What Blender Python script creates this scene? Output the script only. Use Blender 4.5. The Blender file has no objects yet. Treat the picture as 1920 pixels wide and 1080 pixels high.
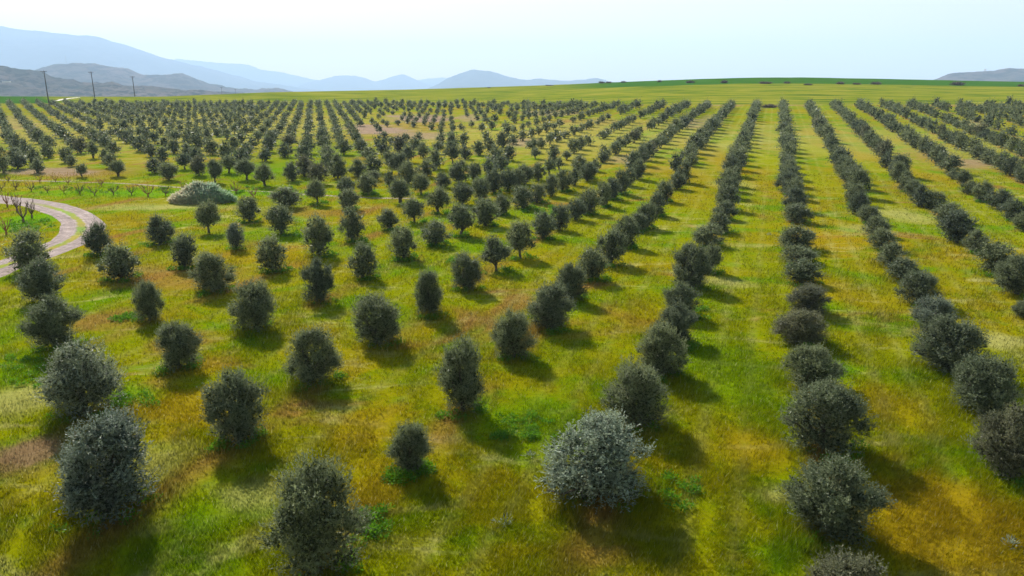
import bpy, math, random
import numpy as np
from mathutils import Vector

R = math.radians
sc = bpy.context.scene
COL = sc.collection

# ---------------------------------------------------------------- camera
F_PX = 1500.0            # focal length in pixels of the 1920-wide frame
CAM_H = 15.0
Y_HOR = 172.0            # image row of the true horizon
PITCH = math.atan((540 - Y_HOR) / F_PX)
cam_d = bpy.data.cameras.new("camera")
cam_d.sensor_width = 36.0
cam_d.lens = 36.0 * F_PX / 1920.0
cam_d.clip_start = 0.5
cam_d.clip_end = 60000
cam = bpy.data.objects.new("camera", cam_d)
COL.objects.link(cam)
cam.location = (0, 0, CAM_H)
cam.rotation_euler = (math.pi / 2 - PITCH, 0, 0)
sc.camera = cam

# ---------------------------------------------------------------- light
SUN_EL, SUN_AZ = 35.0, 27.0          # degrees above the horizon, degrees left of the view
w = bpy.data.worlds.new("World")
sc.world = w
w.use_nodes = True
nt = w.node_tree
nt.nodes.clear()
sky = nt.nodes.new('ShaderNodeTexSky')
sky.sky_type = 'NISHITA'
sky.sun_disc = False
sky.sun_elevation = R(SUN_EL)
sky.sun_rotation = R(-SUN_AZ)
sky.air_density = 2.2
sky.dust_density = 0.6
sky.ozone_density = 0.4
sky.altitude = 300
bg = nt.nodes.new('ShaderNodeBackground')
bg.inputs['Strength'].default_value = 0.066
wo = nt.nodes.new('ShaderNodeOutputWorld')
nt.links.new(sky.outputs[0], bg.inputs['Color'])
nt.links.new(bg.outputs[0], wo.inputs['Surface'])

sd = bpy.data.lights.new("sun", 'SUN')
sd.energy = 5.0
sd.angle = R(0.5)
sd.color = (1.0, 0.95, 0.86)
sun = bpy.data.objects.new("sun", sd)
COL.objects.link(sun)
to_sun = Vector((-math.sin(R(SUN_AZ)) * math.cos(R(SUN_EL)), math.cos(R(SUN_AZ)) * math.cos(R(SUN_EL)), math.sin(R(SUN_EL))))
sun.rotation_euler = (-to_sun).to_track_quat('-Z', 'Y').to_euler()
sun.location = (0, 0, 60)

sc.view_settings.view_transform = 'Standard'
sc.view_settings.look = 'None'
sc.view_settings.exposure = 1.08
sc.view_settings.gamma = 1.0
sc.cycles.max_bounces = 6
sc.cycles.volume_bounces = 3
sc.cycles.diffuse_bounces = 3
sc.cycles.transparent_max_bounces = 4

# ---------------------------------------------------------------- helpers
def smooth(a, b, x):
    t = np.clip((np.asarray(x, float) - a) / (b - a), 0, 1)
    return t * t * (3 - 2 * t)

def tag(o, label=None, cat=None, group=None, kind=None):
    if label: o['label'] = label
    if cat: o['category'] = cat
    if group: o['group'] = group
    if kind: o['kind'] = kind
    return o

def empty(name, loc, rz=0.0):
    o = bpy.data.objects.new(name, None)
    o.empty_display_size = 0.3
    COL.objects.link(o)
    o.location = loc
    o.rotation_euler = (0, 0, rz)
    return o

def new_mesh(name, V, Fc, var=None, mats=(), smooth_shade=False, extra=None):
    """V (n,3); Fc (m,k) array of polygons with k corners each."""
    me = bpy.data.meshes.new(name)
    V = np.asarray(V, np.float32)
    Fc = np.asarray(Fc, np.int32)
    m, k = Fc.shape
    me.vertices.add(len(V))
    me.vertices.foreach_set('co', V.ravel())
    me.loops.add(m * k)
    me.loops.foreach_set('vertex_index', Fc.ravel())
    me.polygons.add(m)
    me.polygons.foreach_set('loop_start', np.arange(m, dtype=np.int32) * k)
    me.polygons.foreach_set('loop_total', np.full(m, k, np.int32))
    if smooth_shade:
        me.polygons.foreach_set('use_smooth', np.ones(m, bool))
    if var is not None:
        at = me.attributes.new('var', 'FLOAT', 'POINT')
        at.data.foreach_set('value', np.asarray(var, np.float32))
    for nm, arr in (extra or {}).items():
        at = me.attributes.new(nm, 'FLOAT', 'POINT')
        at.data.foreach_set('value', np.asarray(arr, np.float32))
    for mm in mats:
        me.materials.append(mm)
    me.update(calc_edges=True)
    return me

def link(name, me, parent=None, loc=None):
    o = bpy.data.objects.new(name, me)
    COL.objects.link(o)
    if parent is not None: o.parent = parent
    if loc is not None: o.location = loc
    return o

class Bag:
    """collects vertices and quads of one mesh"""
    def __init__(s): s.V, s.F, s.n = [], [], 0
    def add(s, V, Fc):
        s.V.append(np.asarray(V, float)); s.F.append(np.asarray(Fc, int) + s.n); s.n += len(V)
    def tube(s, pts, rad, k=6):
        pts = np.asarray(pts, float); rad = np.asarray(rad, float)
        d = np.gradient(pts, axis=0); d /= np.linalg.norm(d, axis=1)[:, None] + 1e-9
        ref = np.array([0.3, 0.9, 0.1]) if abs(d[0][2]) > .5 else np.array([0, 0, 1.0])
        a = np.cross(d, ref); a /= np.linalg.norm(a, axis=1)[:, None] + 1e-9
        b = np.cross(d, a)
        th = np.arange(k) * 2 * math.pi / k
        ring = pts[:, None] + rad[:, None, None] * (a[:, None] * np.cos(th)[None, :, None] + b[:, None] * np.sin(th)[None, :, None])
        n = len(pts)
        V = ring.reshape(-1, 3)
        Fc = []
        for i in range(n - 1):
            for j in range(k):
                j2 = (j + 1) % k
                Fc.append((i * k + j, i * k + j2, (i + 1) * k + j2, (i + 1) * k + j))
        top = len(V)
        V = np.vstack([V, pts[-1:], pts[:1]])
        for j in range(0, k, 2):
            Fc.append(((n - 1) * k + j, (n - 1) * k + (j + 1) % k, (n - 1) * k + (j + 2) % k, top))
            Fc.append(((j + 2) % k, (j + 1) % k, j, top + 1))
        s.add(V, Fc)
    def box(s, c, d):
        c = np.asarray(c, float); d = np.asarray(d, float) / 2
        V = [c + d * np.array([x, y, z]) for x in (-1, 1) for y in (-1, 1) for z in (-1, 1)]
        s.add(V, [(0, 1, 3, 2), (4, 6, 7, 5), (0, 4, 5, 1), (2, 3, 7, 6), (0, 2, 6, 4), (1, 5, 7, 3)])
    def mesh(s, name, mats, sm=False):
        return new_mesh(name, np.vstack(s.V), np.vstack(s.F), mats=mats, smooth_shade=sm)

def vnoise(X, Y, seed=0):
    """smooth value noise, period-free, vectorised"""
    X = np.asarray(X, float); Y = np.asarray(Y, float)
    xi = np.floor(X).astype(np.int64); yi = np.floor(Y).astype(np.int64)
    fx = X - xi; fy = Y - yi
    fx = fx * fx * (3 - 2 * fx); fy = fy * fy * (3 - 2 * fy)
    def h(a, b):
        n = (a * 374761393 + b * 668265263 + seed * 1442695041) & 0x7fffffff
        n = ((n ^ (n >> 13)) * 1274126177) & 0x7fffffff
        return ((n ^ (n >> 16)) & 0xffff) / 65535.0
    return (h(xi, yi) * (1 - fx) * (1 - fy) + h(xi + 1, yi) * fx * (1 - fy) + h(xi, yi + 1) * (1 - fx) * fy + h(xi + 1, yi + 1) * fx * fy)

def fbm(X, Y, o=4, seed=0):
    s, a, t = 0, 1.0, 0
    for k in range(o):
        s = s + a * vnoise(X * 2 ** k + 17.3 * k, Y * 2 ** k + 5.1 * k, seed + k); t += a; a *= .5
    return s / t

# ---------------------------------------------------------------- terrain
CR_X = np.array([-400, 0, 150, 300, 400, 500, 640, 760, 900, 1020, 1130, 1230, 1300, 1400, 1500, 1620, 1750, 1850, 1920, 2400], float)
CR_Y = np.array([181, 180, 180.5, 180.5, 177, 173, 170.5, 168.5, 164.5, 161, 156.5, 153, 150.5, 148, 147.5, 149.5, 152, 154, 155, 158], float)

def px_of_s(s): return 960 + F_PX * s * (1 / math.cos(PITCH)) * 0.995

def rfac(s): return smooth(-0.15, 0.20, s)
def y_edge(s):           # far edge of the orchard
    return 345 - 72 * rfac(s)
def y_crest(s):
    return 410 + 130 * smooth(-0.45, 0.1, s)

def ground_z(X, Y):
    X = np.asarray(X, float); Y = np.asarray(Y, float)
    Yq = np.maximum(Y, 30.0)
    s = np.clip(X / Yq, -1.2, 1.2)
    r = rfac(s)
    Ye = y_edge(s); Yc = y_crest(s)
    zc = CAM_H + (Y_HOR - np.interp(px_of_s(s), CR_X, CR_Y)) / F_PX * Yc * 1.03
    base = 0.0292 * Y - 0.7 * np.exp(-((Y - 92) / 26.0) ** 2)
    zin = base + 2.5 * r * smooth(110, 262, Y)
    ze = 0.0292 * Ye + 2.5 * r
    t = np.clip((Y - Ye) / (Yc - Ye), 0, 1)
    zmid = ze + (zc - ze) * (1 - (1 - t) ** 1.35)
    d = np.maximum(Y - Yc, 0)
    zout = zc - 0.00018 * d * d * 3
    zout = np.maximum(zout, -34 + 0 * d)
    z = np.where(Y < Ye, zin, np.where(Y < Yc, zmid, zout))
    amp = smooth(20, 60, Y) * 0.25 * (1 - smooth(400, 500, Y))
    return z + (fbm(X / 9.0, Y / 9.0, 2, 5) - .5) * (0.16 + 0 * amp)

ROT_C, ROT_S = math.cos(PITCH), math.sin(PITCH)
def ray(x, y):
    dx = (x - 960) / F_PX; dy = -(y - 540) / F_PX
    return np.array([dx, ROT_C + dy * ROT_S, -ROT_S + dy * ROT_C])
def ground_at(x, y):
    d = ray(x, y)
    lo = 5.0; t = 5.0
    while t < 900:
        t2 = t + max(1.0, t * .02)
        p = d * t2
        if CAM_H + p[2] < float(ground_z(p[0], p[1])):
            lo, hi = t, t2
            for _ in range(18):
                m = (lo + hi) / 2; p = d * m
                if CAM_H + p[2] < float(ground_z(p[0], p[1])): hi = m
                else: lo = m
            break
        t = t2
    p = d * lo
    return float(p[0]), float(p[1])
def project(X, Y, Z):
    Z = Z - CAM_H
    dep = Y * ROT_C - Z * ROT_S
    up = Y * ROT_S + Z * ROT_C
    return 960 + F_PX * X / dep, 540 - F_PX * up / dep, dep

# ---------------------------------------------------------------- materials
def N(nt, typ, **kw):
    n = nt.nodes.new(typ)
    for k, v in kw.items():
        if k in n.inputs.keys() if isinstance(k, str) else False: n.inputs[k].default_value = v
        else: setattr(n, k, v)
    return n

def mat(name):
    m = bpy.data.materials.new(name)
    m.use_nodes = True
    m.node_tree.nodes.clear()
    return m, m.node_tree

def ramp(nt, fac, stops):
    r = nt.nodes.new('ShaderNodeValToRGB')
    el = r.color_ramp.elements
    while len(el) > 1: el.remove(el[-1])
    el[0].position, el[0].color = stops[0][0], (*stops[0][1], 1)
    for p, c in stops[1:]:
        e = el.new(p); e.color = (*c, 1)
    nt.links.new(fac, r.inputs[0])
    return r.outputs[0]
def g3(v): return (v, v, v)

def noise(nt, vec, scale, detail=3, rough=.55, dist=0.0):
    n = nt.nodes.new('ShaderNodeTexNoise')
    n.inputs['Scale'].default_value = scale
    n.inputs['Detail'].default_value = detail
    n.inputs['Roughness'].default_value = rough
    n.inputs['Distortion'].default_value = dist
    nt.links.new(vec, n.inputs['Vector'])
    return n.outputs['Fac']

def mix(nt, fac, a, b, mode='MIX'):
    m = nt.nodes.new('ShaderNodeMix')
    m.data_type = 'RGBA'; m.blend_type = mode
    for sock, v in ((m.inputs[0], fac), (m.inputs[6], a), (m.inputs[7], b)):
        if isinstance(v, (int, float)): sock.default_value = v
        elif isinstance(v, tuple): sock.default_value = (*v, 1) if len(v) == 3 else v
        else: nt.links.new(v, sock)
    return m.outputs[2]
def mth(nt, op, a, b=None, clamp=False):
    m = nt.nodes.new('ShaderNodeMath'); m.operation = op; m.use_clamp = clamp
    for sock, v in ((m.inputs[0], a), (m.inputs[1], b)):
        if v is None: continue
        if isinstance(v, (int, float)): sock.default_value = v
        else: nt.links.new(v, sock)
    return m.outputs[0]

REGIONS = [(330, 520, 140, 26, 'r', .55), (190, 600, 60, 22, 'r', .7), (345, 640, 60, 28, 'r', .6), (380, 690, 90, 40, 'o', .7), (330, 765, 150, 55, 'o', .85), (55, 850, 95, 48, 'm', .9),
           (700, 800, 90, 60, 'o', .75), (700, 930, 110, 55, 'o', .75), (1750, 960, 200, 110, 'o', .95), (1420, 840, 70, 45, 'o', .7), (1650, 760, 90, 60, 'o', .6), (1200, 600, 70, 40, 'o', .5),
           (520, 480, 170, 20, 'o', .6), (600, 400, 90, 10, 'r', .5), (1335, 290, 45, 60, 'o', .8), (1290, 335, 60, 40, 'o', .6), (1180, 300, 70, 25, 'o', .5), (1560, 540, 60, 35, 'o', .6),
           (150, 322, 120, 10, 'r', .6), (1780, 300, 70, 25, 'r', .6), (1100, 230, 110, 12, 'r', .5), (1440, 300, 32, 55, 'y', .9), (1560, 290, 35, 40, 'y', .8), (1640, 300, 35, 45, 'o', .7),
           (760, 240, 110, 26, 'r', .5), (60, 600, 70, 60, 'g', .6), (720, 600, 80, 35, 'g', .6), (1010, 800, 130, 70, 'g', .75), (1380, 700, 100, 100, 'g', .6), (900, 460, 100, 16, 'g', .7),
           (500, 440, 180, 18, 'g', .6), (300, 362, 330, 9, 'v', .7), (50, 415, 60, 24, 'v', .8), (330, 232, 420, 34, 'o', .5), (1010, 262, 240, 30, 'o', .45), (330, 238, 520, 40, 's', .38), (1080, 255, 320, 40, 's', .38), (1600, 262, 330, 40, 's', .3), (640, 470, 70, 20, 'g', .6), (1560, 690, 60, 22, 'v', .6), (40, 700, 90, 30, 'g', .8),
           (400, 960, 130, 80, 'g', .6), (980, 960, 80, 50, 'y', .5), (60, 745, 90, 30, 's', .6), (300, 870, 60, 40, 's', .45), (470, 925, 90, 30, 's', .5), (1360, 530, 50, 12, 's', .7),
           (1620, 432, 60, 12, 's', .5), (1700, 405, 60, 16, 's', .6), (1880, 640, 70, 18, 's', .7), (1320, 425, 45, 6, 's', .6), (1370, 345, 45, 9, 's', .5), (300, 389, 150, 7, 's', .7),
           (1470, 930, 60, 22, 's', .5), (560, 300, 120, 40, 'g', .5), (430, 320, 160, 20, 'g', .5), (950, 400, 140, 20, 'g', .5), (1500, 1040, 120, 40, 'g', .5), (250, 740, 60, 20, 'v', .6)]
def field_group():
    """colour of the sward as a function of where it grows"""
    g = bpy.data.node_groups.new('sward_colour', 'ShaderNodeTree')
    g.interface.new_socket('Color', in_out='OUTPUT', socket_type='NodeSocketColor')
    o = g.nodes.new('NodeGroupOutput')
    geo = g.nodes.new('ShaderNodeNewGeometry')
    mp = g.nodes.new('ShaderNodeMapping')
    mp.inputs['Scale'].default_value = (1, 1, 0)
    g.links.new(geo.outputs['Position'], mp.inputs['Vector'])
    v = mp.outputs[0]
    n1 = noise(g, v, 0.045, 4, .6, .6)
    n2 = noise(g, v, 0.16, 4, .6, .4)
    n3 = noise(g, v, 0.5, 5, .65, .5)
    n4 = noise(g, v, 3.2, 4, .7)
    olive = (0.190, 0.205, 0.001)
    ochre = (0.265, 0.185, 0.004)
    green = (0.100, 0.200, 0.001)
    straw = (0.360, 0.330, 0.105)
    rust = (0.245, 0.125, 0.035)
    c = mix(g, ramp(g, n1, [(.45, g3(0)), (.68, g3(.95))]), olive, ochre)
    c = mix(g, ramp(g, n2, [(.50, g3(0)), (.66, g3(.85))]), c, green)
    c = mix(g, ramp(g, n3, [(.30, g3(.7)), (.44, g3(0))]), c, (0.13, 0.19, 0.003))
    mp2 = g.nodes.new('ShaderNodeMapping'); mp2.inputs['Scale'].default_value = (.28, .8, 0)
    mp2.inputs['Location'].default_value = (31, 7, 0)
    g.links.new(geo.outputs['Position'], mp2.inputs['Vector'])
    n5 = noise(g, mp2.outputs[0], 0.5, 5, .7, 1.0)
    c = mix(g, ramp(g, n5, [(.56, g3(0)), (.70, g3(.75))]), c, straw)
    mp3 = g.nodes.new('ShaderNodeMapping'); mp3.inputs['Scale'].default_value = (.6, .8, 0)
    mp3.inputs['Location'].default_value = (-13, 57, 0)
    g.links.new(geo.outputs['Position'], mp3.inputs['Vector'])
    n6 = noise(g, mp3.outputs[0], 0.10, 4, .7, 1.0)
    c = mix(g, ramp(g, n6, [(.58, g3(0)), (.68, g3(.75))]), c, rust)
    # bare reddish strips under the rows, faint wheel lines in the lanes
    dt = g.nodes.new('ShaderNodeVectorMath'); dt.operation = 'DOT_PRODUCT'
    g.links.new(v, dt.inputs[0]); dt.inputs[1].default_value = (math.cos(.308) / 7.67, -math.sin(.308) / 7.67, 0)
    fr = mth(g, 'FRACT', mth(g, 'ADD', mth(g, 'ADD', dt.outputs['Value'], 100.5 - 2.896 / 7.67), mth(g, 'MULTIPLY', mth(g, 'SUBTRACT', n2, .5), .10)))
    rowm = ramp(g, fr, [(.36, g3(0)), (.47, g3(1)), (.55, g3(1)), (.66, g3(0))])
    rowm = mth(g, 'MULTIPLY', rowm, ramp(g, noise(g, v, .11, 3, .6), [(.40, g3(0)), (.62, g3(.75))]))
    c = mix(g, rowm, c, rust)
    rut = ramp(g, fr, [(.05, g3(0)), (.10, g3(.3)), (.15, g3(0)), (.82, g3(0)), (.88, g3(.3)), (.94, g3(0))])
    c = mix(g, mth(g, 'MULTIPLY', rut, ramp(g, n5, [(.4, g3(.2)), (.6, g3(1))])), c, straw)
    wob = mth(g, 'MULTIPLY', mth(g, 'SUBTRACT', n3, .5), 1.5)
    wob2 = mth(g, 'MULTIPLY', mth(g, 'SUBTRACT', n2, .5), 1.6)
    wob = mth(g, 'ADD', wob, wob2)
    cols = dict(o=ochre, r=rust, g=green, s=straw, y=(.225, .235, .001), m=(.20, .125, .065), v=(.105, .26, .002))
    for (x, y, rx, ry, k, st) in REGIONS:
        X, Y = ground_at(x, y)
        xa, ya = ground_at(x, y + ry); xb, yb_ = ground_at(x, max(y - ry, 200))
        dep = project(X, Y, float(ground_z(X, Y)))[2]
        vs = g.nodes.new('ShaderNodeVectorMath'); vs.operation = 'SUBTRACT'
        g.links.new(v, vs.inputs[0]); vs.inputs[1].default_value = (X, Y, 0)
        vm = g.nodes.new('ShaderNodeVectorMath'); vm.operation = 'MULTIPLY'
        g.links.new(vs.outputs[0], vm.inputs[0]); vm.inputs[1].default_value = (F_PX / (rx * dep), 2 / max(yb_ - ya, .5), 0)
        vl = g.nodes.new('ShaderNodeVectorMath'); vl.operation = 'LENGTH'
        g.links.new(vm.outputs[0], vl.inputs[0])
        f = ramp(g, mth(g, 'MULTIPLY', mth(g, 'ADD', vl.outputs['Value'], wob), .5), [(.22, g3(st)), (.58, g3(0))])
        c = mix(g, f, c, cols[k])
    c = mix(g, 1.0, c, ramp(g, n4, [(.25, g3(.72)), (.75, g3(1.25))]), 'MULTIPLY')
    g.links.new(c, o.inputs[0])
    return g
SWARD = field_group()
def sward(nt):
    n = nt.nodes.new('ShaderNodeGroup'); n.node_tree = SWARD
    return n.outputs[0]
def attr(nt, name):
    a = nt.nodes.new('ShaderNodeAttribute'); a.attribute_name = name
    return a.outputs['Fac']

def ground_material():
    m, nt = mat('ground_sward')
    geo = nt.nodes.new('ShaderNodeNewGeometry')
    pos = geo.outputs['Position']
    c = sward(nt)
    # tall cereal field beyond the orchard
    mp = nt.nodes.new('ShaderNodeMapping'); mp.inputs['Scale'].default_value = (.035, .16, 0)
    nt.links.new(pos, mp.inputs['Vector'])
    nw = noise(nt, mp.outputs[0], 1.0, 6, .62, .8)
    wheat = ramp(nt, nw, [(.36, (.050, .095, .004)), (.44, (.12, .16, .008)), (.53, (.185, .195, .012)), (.64, (.25, .225, .03))])
    c = mix(nt, attr(nt, 'wheat'), c, wheat)
    mp2 = nt.nodes.new('ShaderNodeMapping'); mp2.inputs['Scale'].default_value = (.06, .1, 0)
    nt.links.new(pos, mp2.inputs['Vector'])
    ng = noise(nt, mp2.outputs[0], 1.0, 5, .6)
    lush = ramp(nt, ng, [(.3, (.025, .085, .006)), (.7, (.05, .13, .012))])
    c = mix(nt, attr(nt, 'lush'), c, lush)
    sn = noise(nt, pos, 1.3, 5, .7)
    soil = ramp(nt, sn, [(.3, (.20, .13, .095)), (.7, (.36, .25, .19))])
    c = mix(nt, attr(nt, 'soil'), c, soil)
    far = ramp(nt, noise(nt, pos, 0.004, 6, .65), [(.35, (.06, .065, .03)), (.6, (.17, .13, .07))])
    c = mix(nt, attr(nt, 'far'), c, far)
    b = nt.nodes.new('ShaderNodeBsdfPrincipled')
    b.inputs['Roughness'].default_value = .95
    b.inputs['Specular IOR Level'].default_value = 0.0
    nt.links.new(c, b.inputs['Base Color'])
    bump = nt.nodes.new('ShaderNodeBump')
    bump.inputs['Strength'].default_value = .9
    bump.inputs['Distance'].default_value = .12
    hn = noise(nt, pos, 7.0, 5, .75)
    nt.links.new(hn, bump.inputs['Height'])
    nt.links.new(bump.outputs[0], b.inputs['Normal'])
    o = nt.nodes.new('ShaderNodeOutputMaterial')
    nt.links.new(b.outputs[0], o.inputs[0])
    return m

def blade_material():
    m, nt = mat('grass_blades')
    c = sward(nt)
    v = attr(nt, 'var')
    c = mix(nt, 1.0, c, ramp(nt, v, [(0, (.5, .55, .5)), (.45, (.95, .98, 1.0)), (.8, (1.3, 1.28, 1.3))]), 'MULTIPLY')
    c = mix(nt, ramp(nt, v, [(.86, g3(0)), (.97, g3(.65))]), c, (.44, .41, .17))
    d = nt.nodes.new('ShaderNodeBsdfDiffuse'); t = nt.nodes.new('ShaderNodeBsdfTranslucent')
    nt.links.new(c, d.inputs[0]); nt.links.new(c, t.inputs[0])
    mx = nt.nodes.new('ShaderNodeMixShader'); mx.inputs[0].default_value = .45
    nt.links.new(d.outputs[0], mx.inputs[1]); nt.links.new(t.outputs[0], mx.inputs[2])
    o = nt.nodes.new('ShaderNodeOutputMaterial')
    nt.links.new(mx.outputs[0], o.inputs[0])
    return m

def leaf_material(name, dark, light, under, rough=.55, trans=.34):
    m, nt = mat(name)
    v = attr(nt, 'var')
    oi = nt.nodes.new('ShaderNodeObjectInfo')
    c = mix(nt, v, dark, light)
    geo = nt.nodes.new('ShaderNodeNewGeometry')
    c = mix(nt, mth(nt, 'MULTIPLY', geo.outputs['Backfacing'], .75), c, under)
    c = mix(nt, 1.0, c, ramp(nt, oi.outputs['Random'], [(0, (.82, .85, .9)), (1, (1.18, 1.15, 1.05))]), 'MULTIPLY')
    b = nt.nodes.new('ShaderNodeBsdfPrincipled')
    b.inputs['Roughness'].default_value = rough
    b.inputs['Specular IOR Level'].default_value = .16
    nt.links.new(c, b.inputs['Base Color'])
    t = nt.nodes.new('ShaderNodeBsdfTranslucent'); nt.links.new(c, t.inputs[0])
    mx = nt.nodes.new('ShaderNodeMixShader'); mx.inputs[0].default_value = trans
    nt.links.new(b.outputs[0], mx.inputs[1]); nt.links.new(t.outputs[0], mx.inputs[2])
    o = nt.nodes.new('ShaderNodeOutputMaterial')
    nt.links.new(mx.outputs[0], o.inputs[0])
    return m

def plain(name, stops, scale=6.0, rough=.9, bump=.3, coord='pos'):
    m, nt = mat(name)
    geo = nt.nodes.new('ShaderNodeNewGeometry')
    n = noise(nt, geo.outputs['Position'], scale, 5, .65)
    c = ramp(nt, n, stops)
    b = nt.nodes.new('ShaderNodeBsdfPrincipled')
    b.inputs['Roughness'].default_value = rough
    b.inputs['Specular IOR Level'].default_value = .2
    nt.links.new(c, b.inputs['Base Color'])
    if bump:
        bp = nt.nodes.new('ShaderNodeBump'); bp.inputs['Strength'].default_value = bump; bp.inputs['Distance'].default_value = .05
        nt.links.new(n, bp.inputs['Height']); nt.links.new(bp.outputs[0], b.inputs['Normal'])
    o = nt.nodes.new('ShaderNodeOutputMaterial')
    nt.links.new(b.outputs[0], o.inputs[0])
    return m

M_GROUND = ground_material()
M_BLADE = blade_material()
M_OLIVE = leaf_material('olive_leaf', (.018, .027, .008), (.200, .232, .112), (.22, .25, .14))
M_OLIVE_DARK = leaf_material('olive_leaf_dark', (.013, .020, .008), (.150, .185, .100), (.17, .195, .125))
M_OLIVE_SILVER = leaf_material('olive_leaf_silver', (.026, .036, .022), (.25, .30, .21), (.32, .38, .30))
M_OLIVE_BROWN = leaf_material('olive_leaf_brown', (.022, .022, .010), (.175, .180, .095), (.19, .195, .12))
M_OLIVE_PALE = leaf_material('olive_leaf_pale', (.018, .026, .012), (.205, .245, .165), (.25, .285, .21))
LEAFM = {'p': M_OLIVE_PALE, 'n': M_OLIVE, 'd': M_OLIVE_DARK, 's': M_OLIVE_SILVER, 'b': M_OLIVE_BROWN}
M_BARK = plain('olive_bark', [(.3, (.05, .04, .032)), (.7, (.13, .11, .09))], 9.0, .95, .6)
M_WEED = leaf_material('weed_leaf', (.035, .11, .004), (.12, .29, .008), (.12, .26, .012), .6, .45)
M_TWIG = plain('bare_twig', [(.3, (.10, .065, .045)), (.7, (.20, .13, .09))], 5.0)
M_TWIG_RED = plain('reddish_twig', [(.3, (.20, .085, .05)), (.7, (.34, .16, .09))], 5.0)
M_POLE = plain('creosoted_timber', [(.3, (.035, .03, .028)), (.7, (.08, .07, .065))], 3.0)
M_METAL = plain('galvanised_steel', [(.3, (.25, .26, .27)), (.7, (.38, .39, .40))], 2.0, .5, 0)
M_BUSH = leaf_material('scrub_leaf', (.07, .055, .055), (.20, .155, .14), (.2, .16, .14), .7, .1)
M_WHITE = plain('white_render', [(.3, (.62, .60, .56)), (.7, (.78, .76, .72))], .5, .8, 0)

# ---------------------------------------------------------------- ground sheet
TRACK_PX = [(-90, 362), (-40, 369), (0, 374.5), (50, 379.5), (90, 387), (122, 397), (146, 410), (156, 424), (151, 438), (135, 450), (108, 463), (74, 477), (32, 491), (0, 502), (-60, 524)]
TRACK = np.array([ground_at(*p) for p in TRACK_PX])
def resample(P, step):
    # Catmull-Rom through P, then even steps
    out = []
    Q = np.vstack([2 * P[0] - P[1], P, 2 * P[-1] - P[-2]])
    for i in range(1, len(Q) - 2):
        for t in np.linspace(0, 1, 14, endpoint=False):
            a, b, c, d = Q[i - 1], Q[i], Q[i + 1], Q[i + 2]
            out.append(.5 * ((2 * b) + (c - a) * t + (2 * a - 5 * b + 4 * c - d) * t * t + (-a + 3 * b - 3 * c + d) * t ** 3))
    out.append(Q[-2]); out = np.array(out)
    L = np.concatenate([[0], np.cumsum(np.linalg.norm(np.diff(out, axis=0), axis=1))])
    s = np.arange(0, L[-1], step)
    return np.stack([np.interp(s, L, out[:, k]) for k in range(2)], 1), s
TR, TRS = resample(TRACK, .5)
PATH_PX = [(-60, 334), (0, 337.5), (100, 340), (200, 343), (275, 347), (370, 354), (450, 358), (520, 361), (600, 366), (700, 371), (780, 372)]
PATH = np.array([ground_at(*p) for p in PATH_PX])
PA, PAS = resample(PATH, 1.0)
def dist_to(P, X, Y):
    X = np.asarray(X); Y = np.asarray(Y)
    out = np.full(X.shape, 1e9)
    lo = P.min(0) - 8; hi = P.max(0) + 8
    m = (X > lo[0]) & (X < hi[0]) & (Y > lo[1]) & (Y < hi[1])
    if m.any():
        xs = X[m]; ys = Y[m]; best = np.full(xs.shape, 1e9)
        for p in P:
            best = np.minimum(best, (xs - p[0]) ** 2 + (ys - p[1]) ** 2)
        out[m] = np.sqrt(best)
    return out

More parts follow.
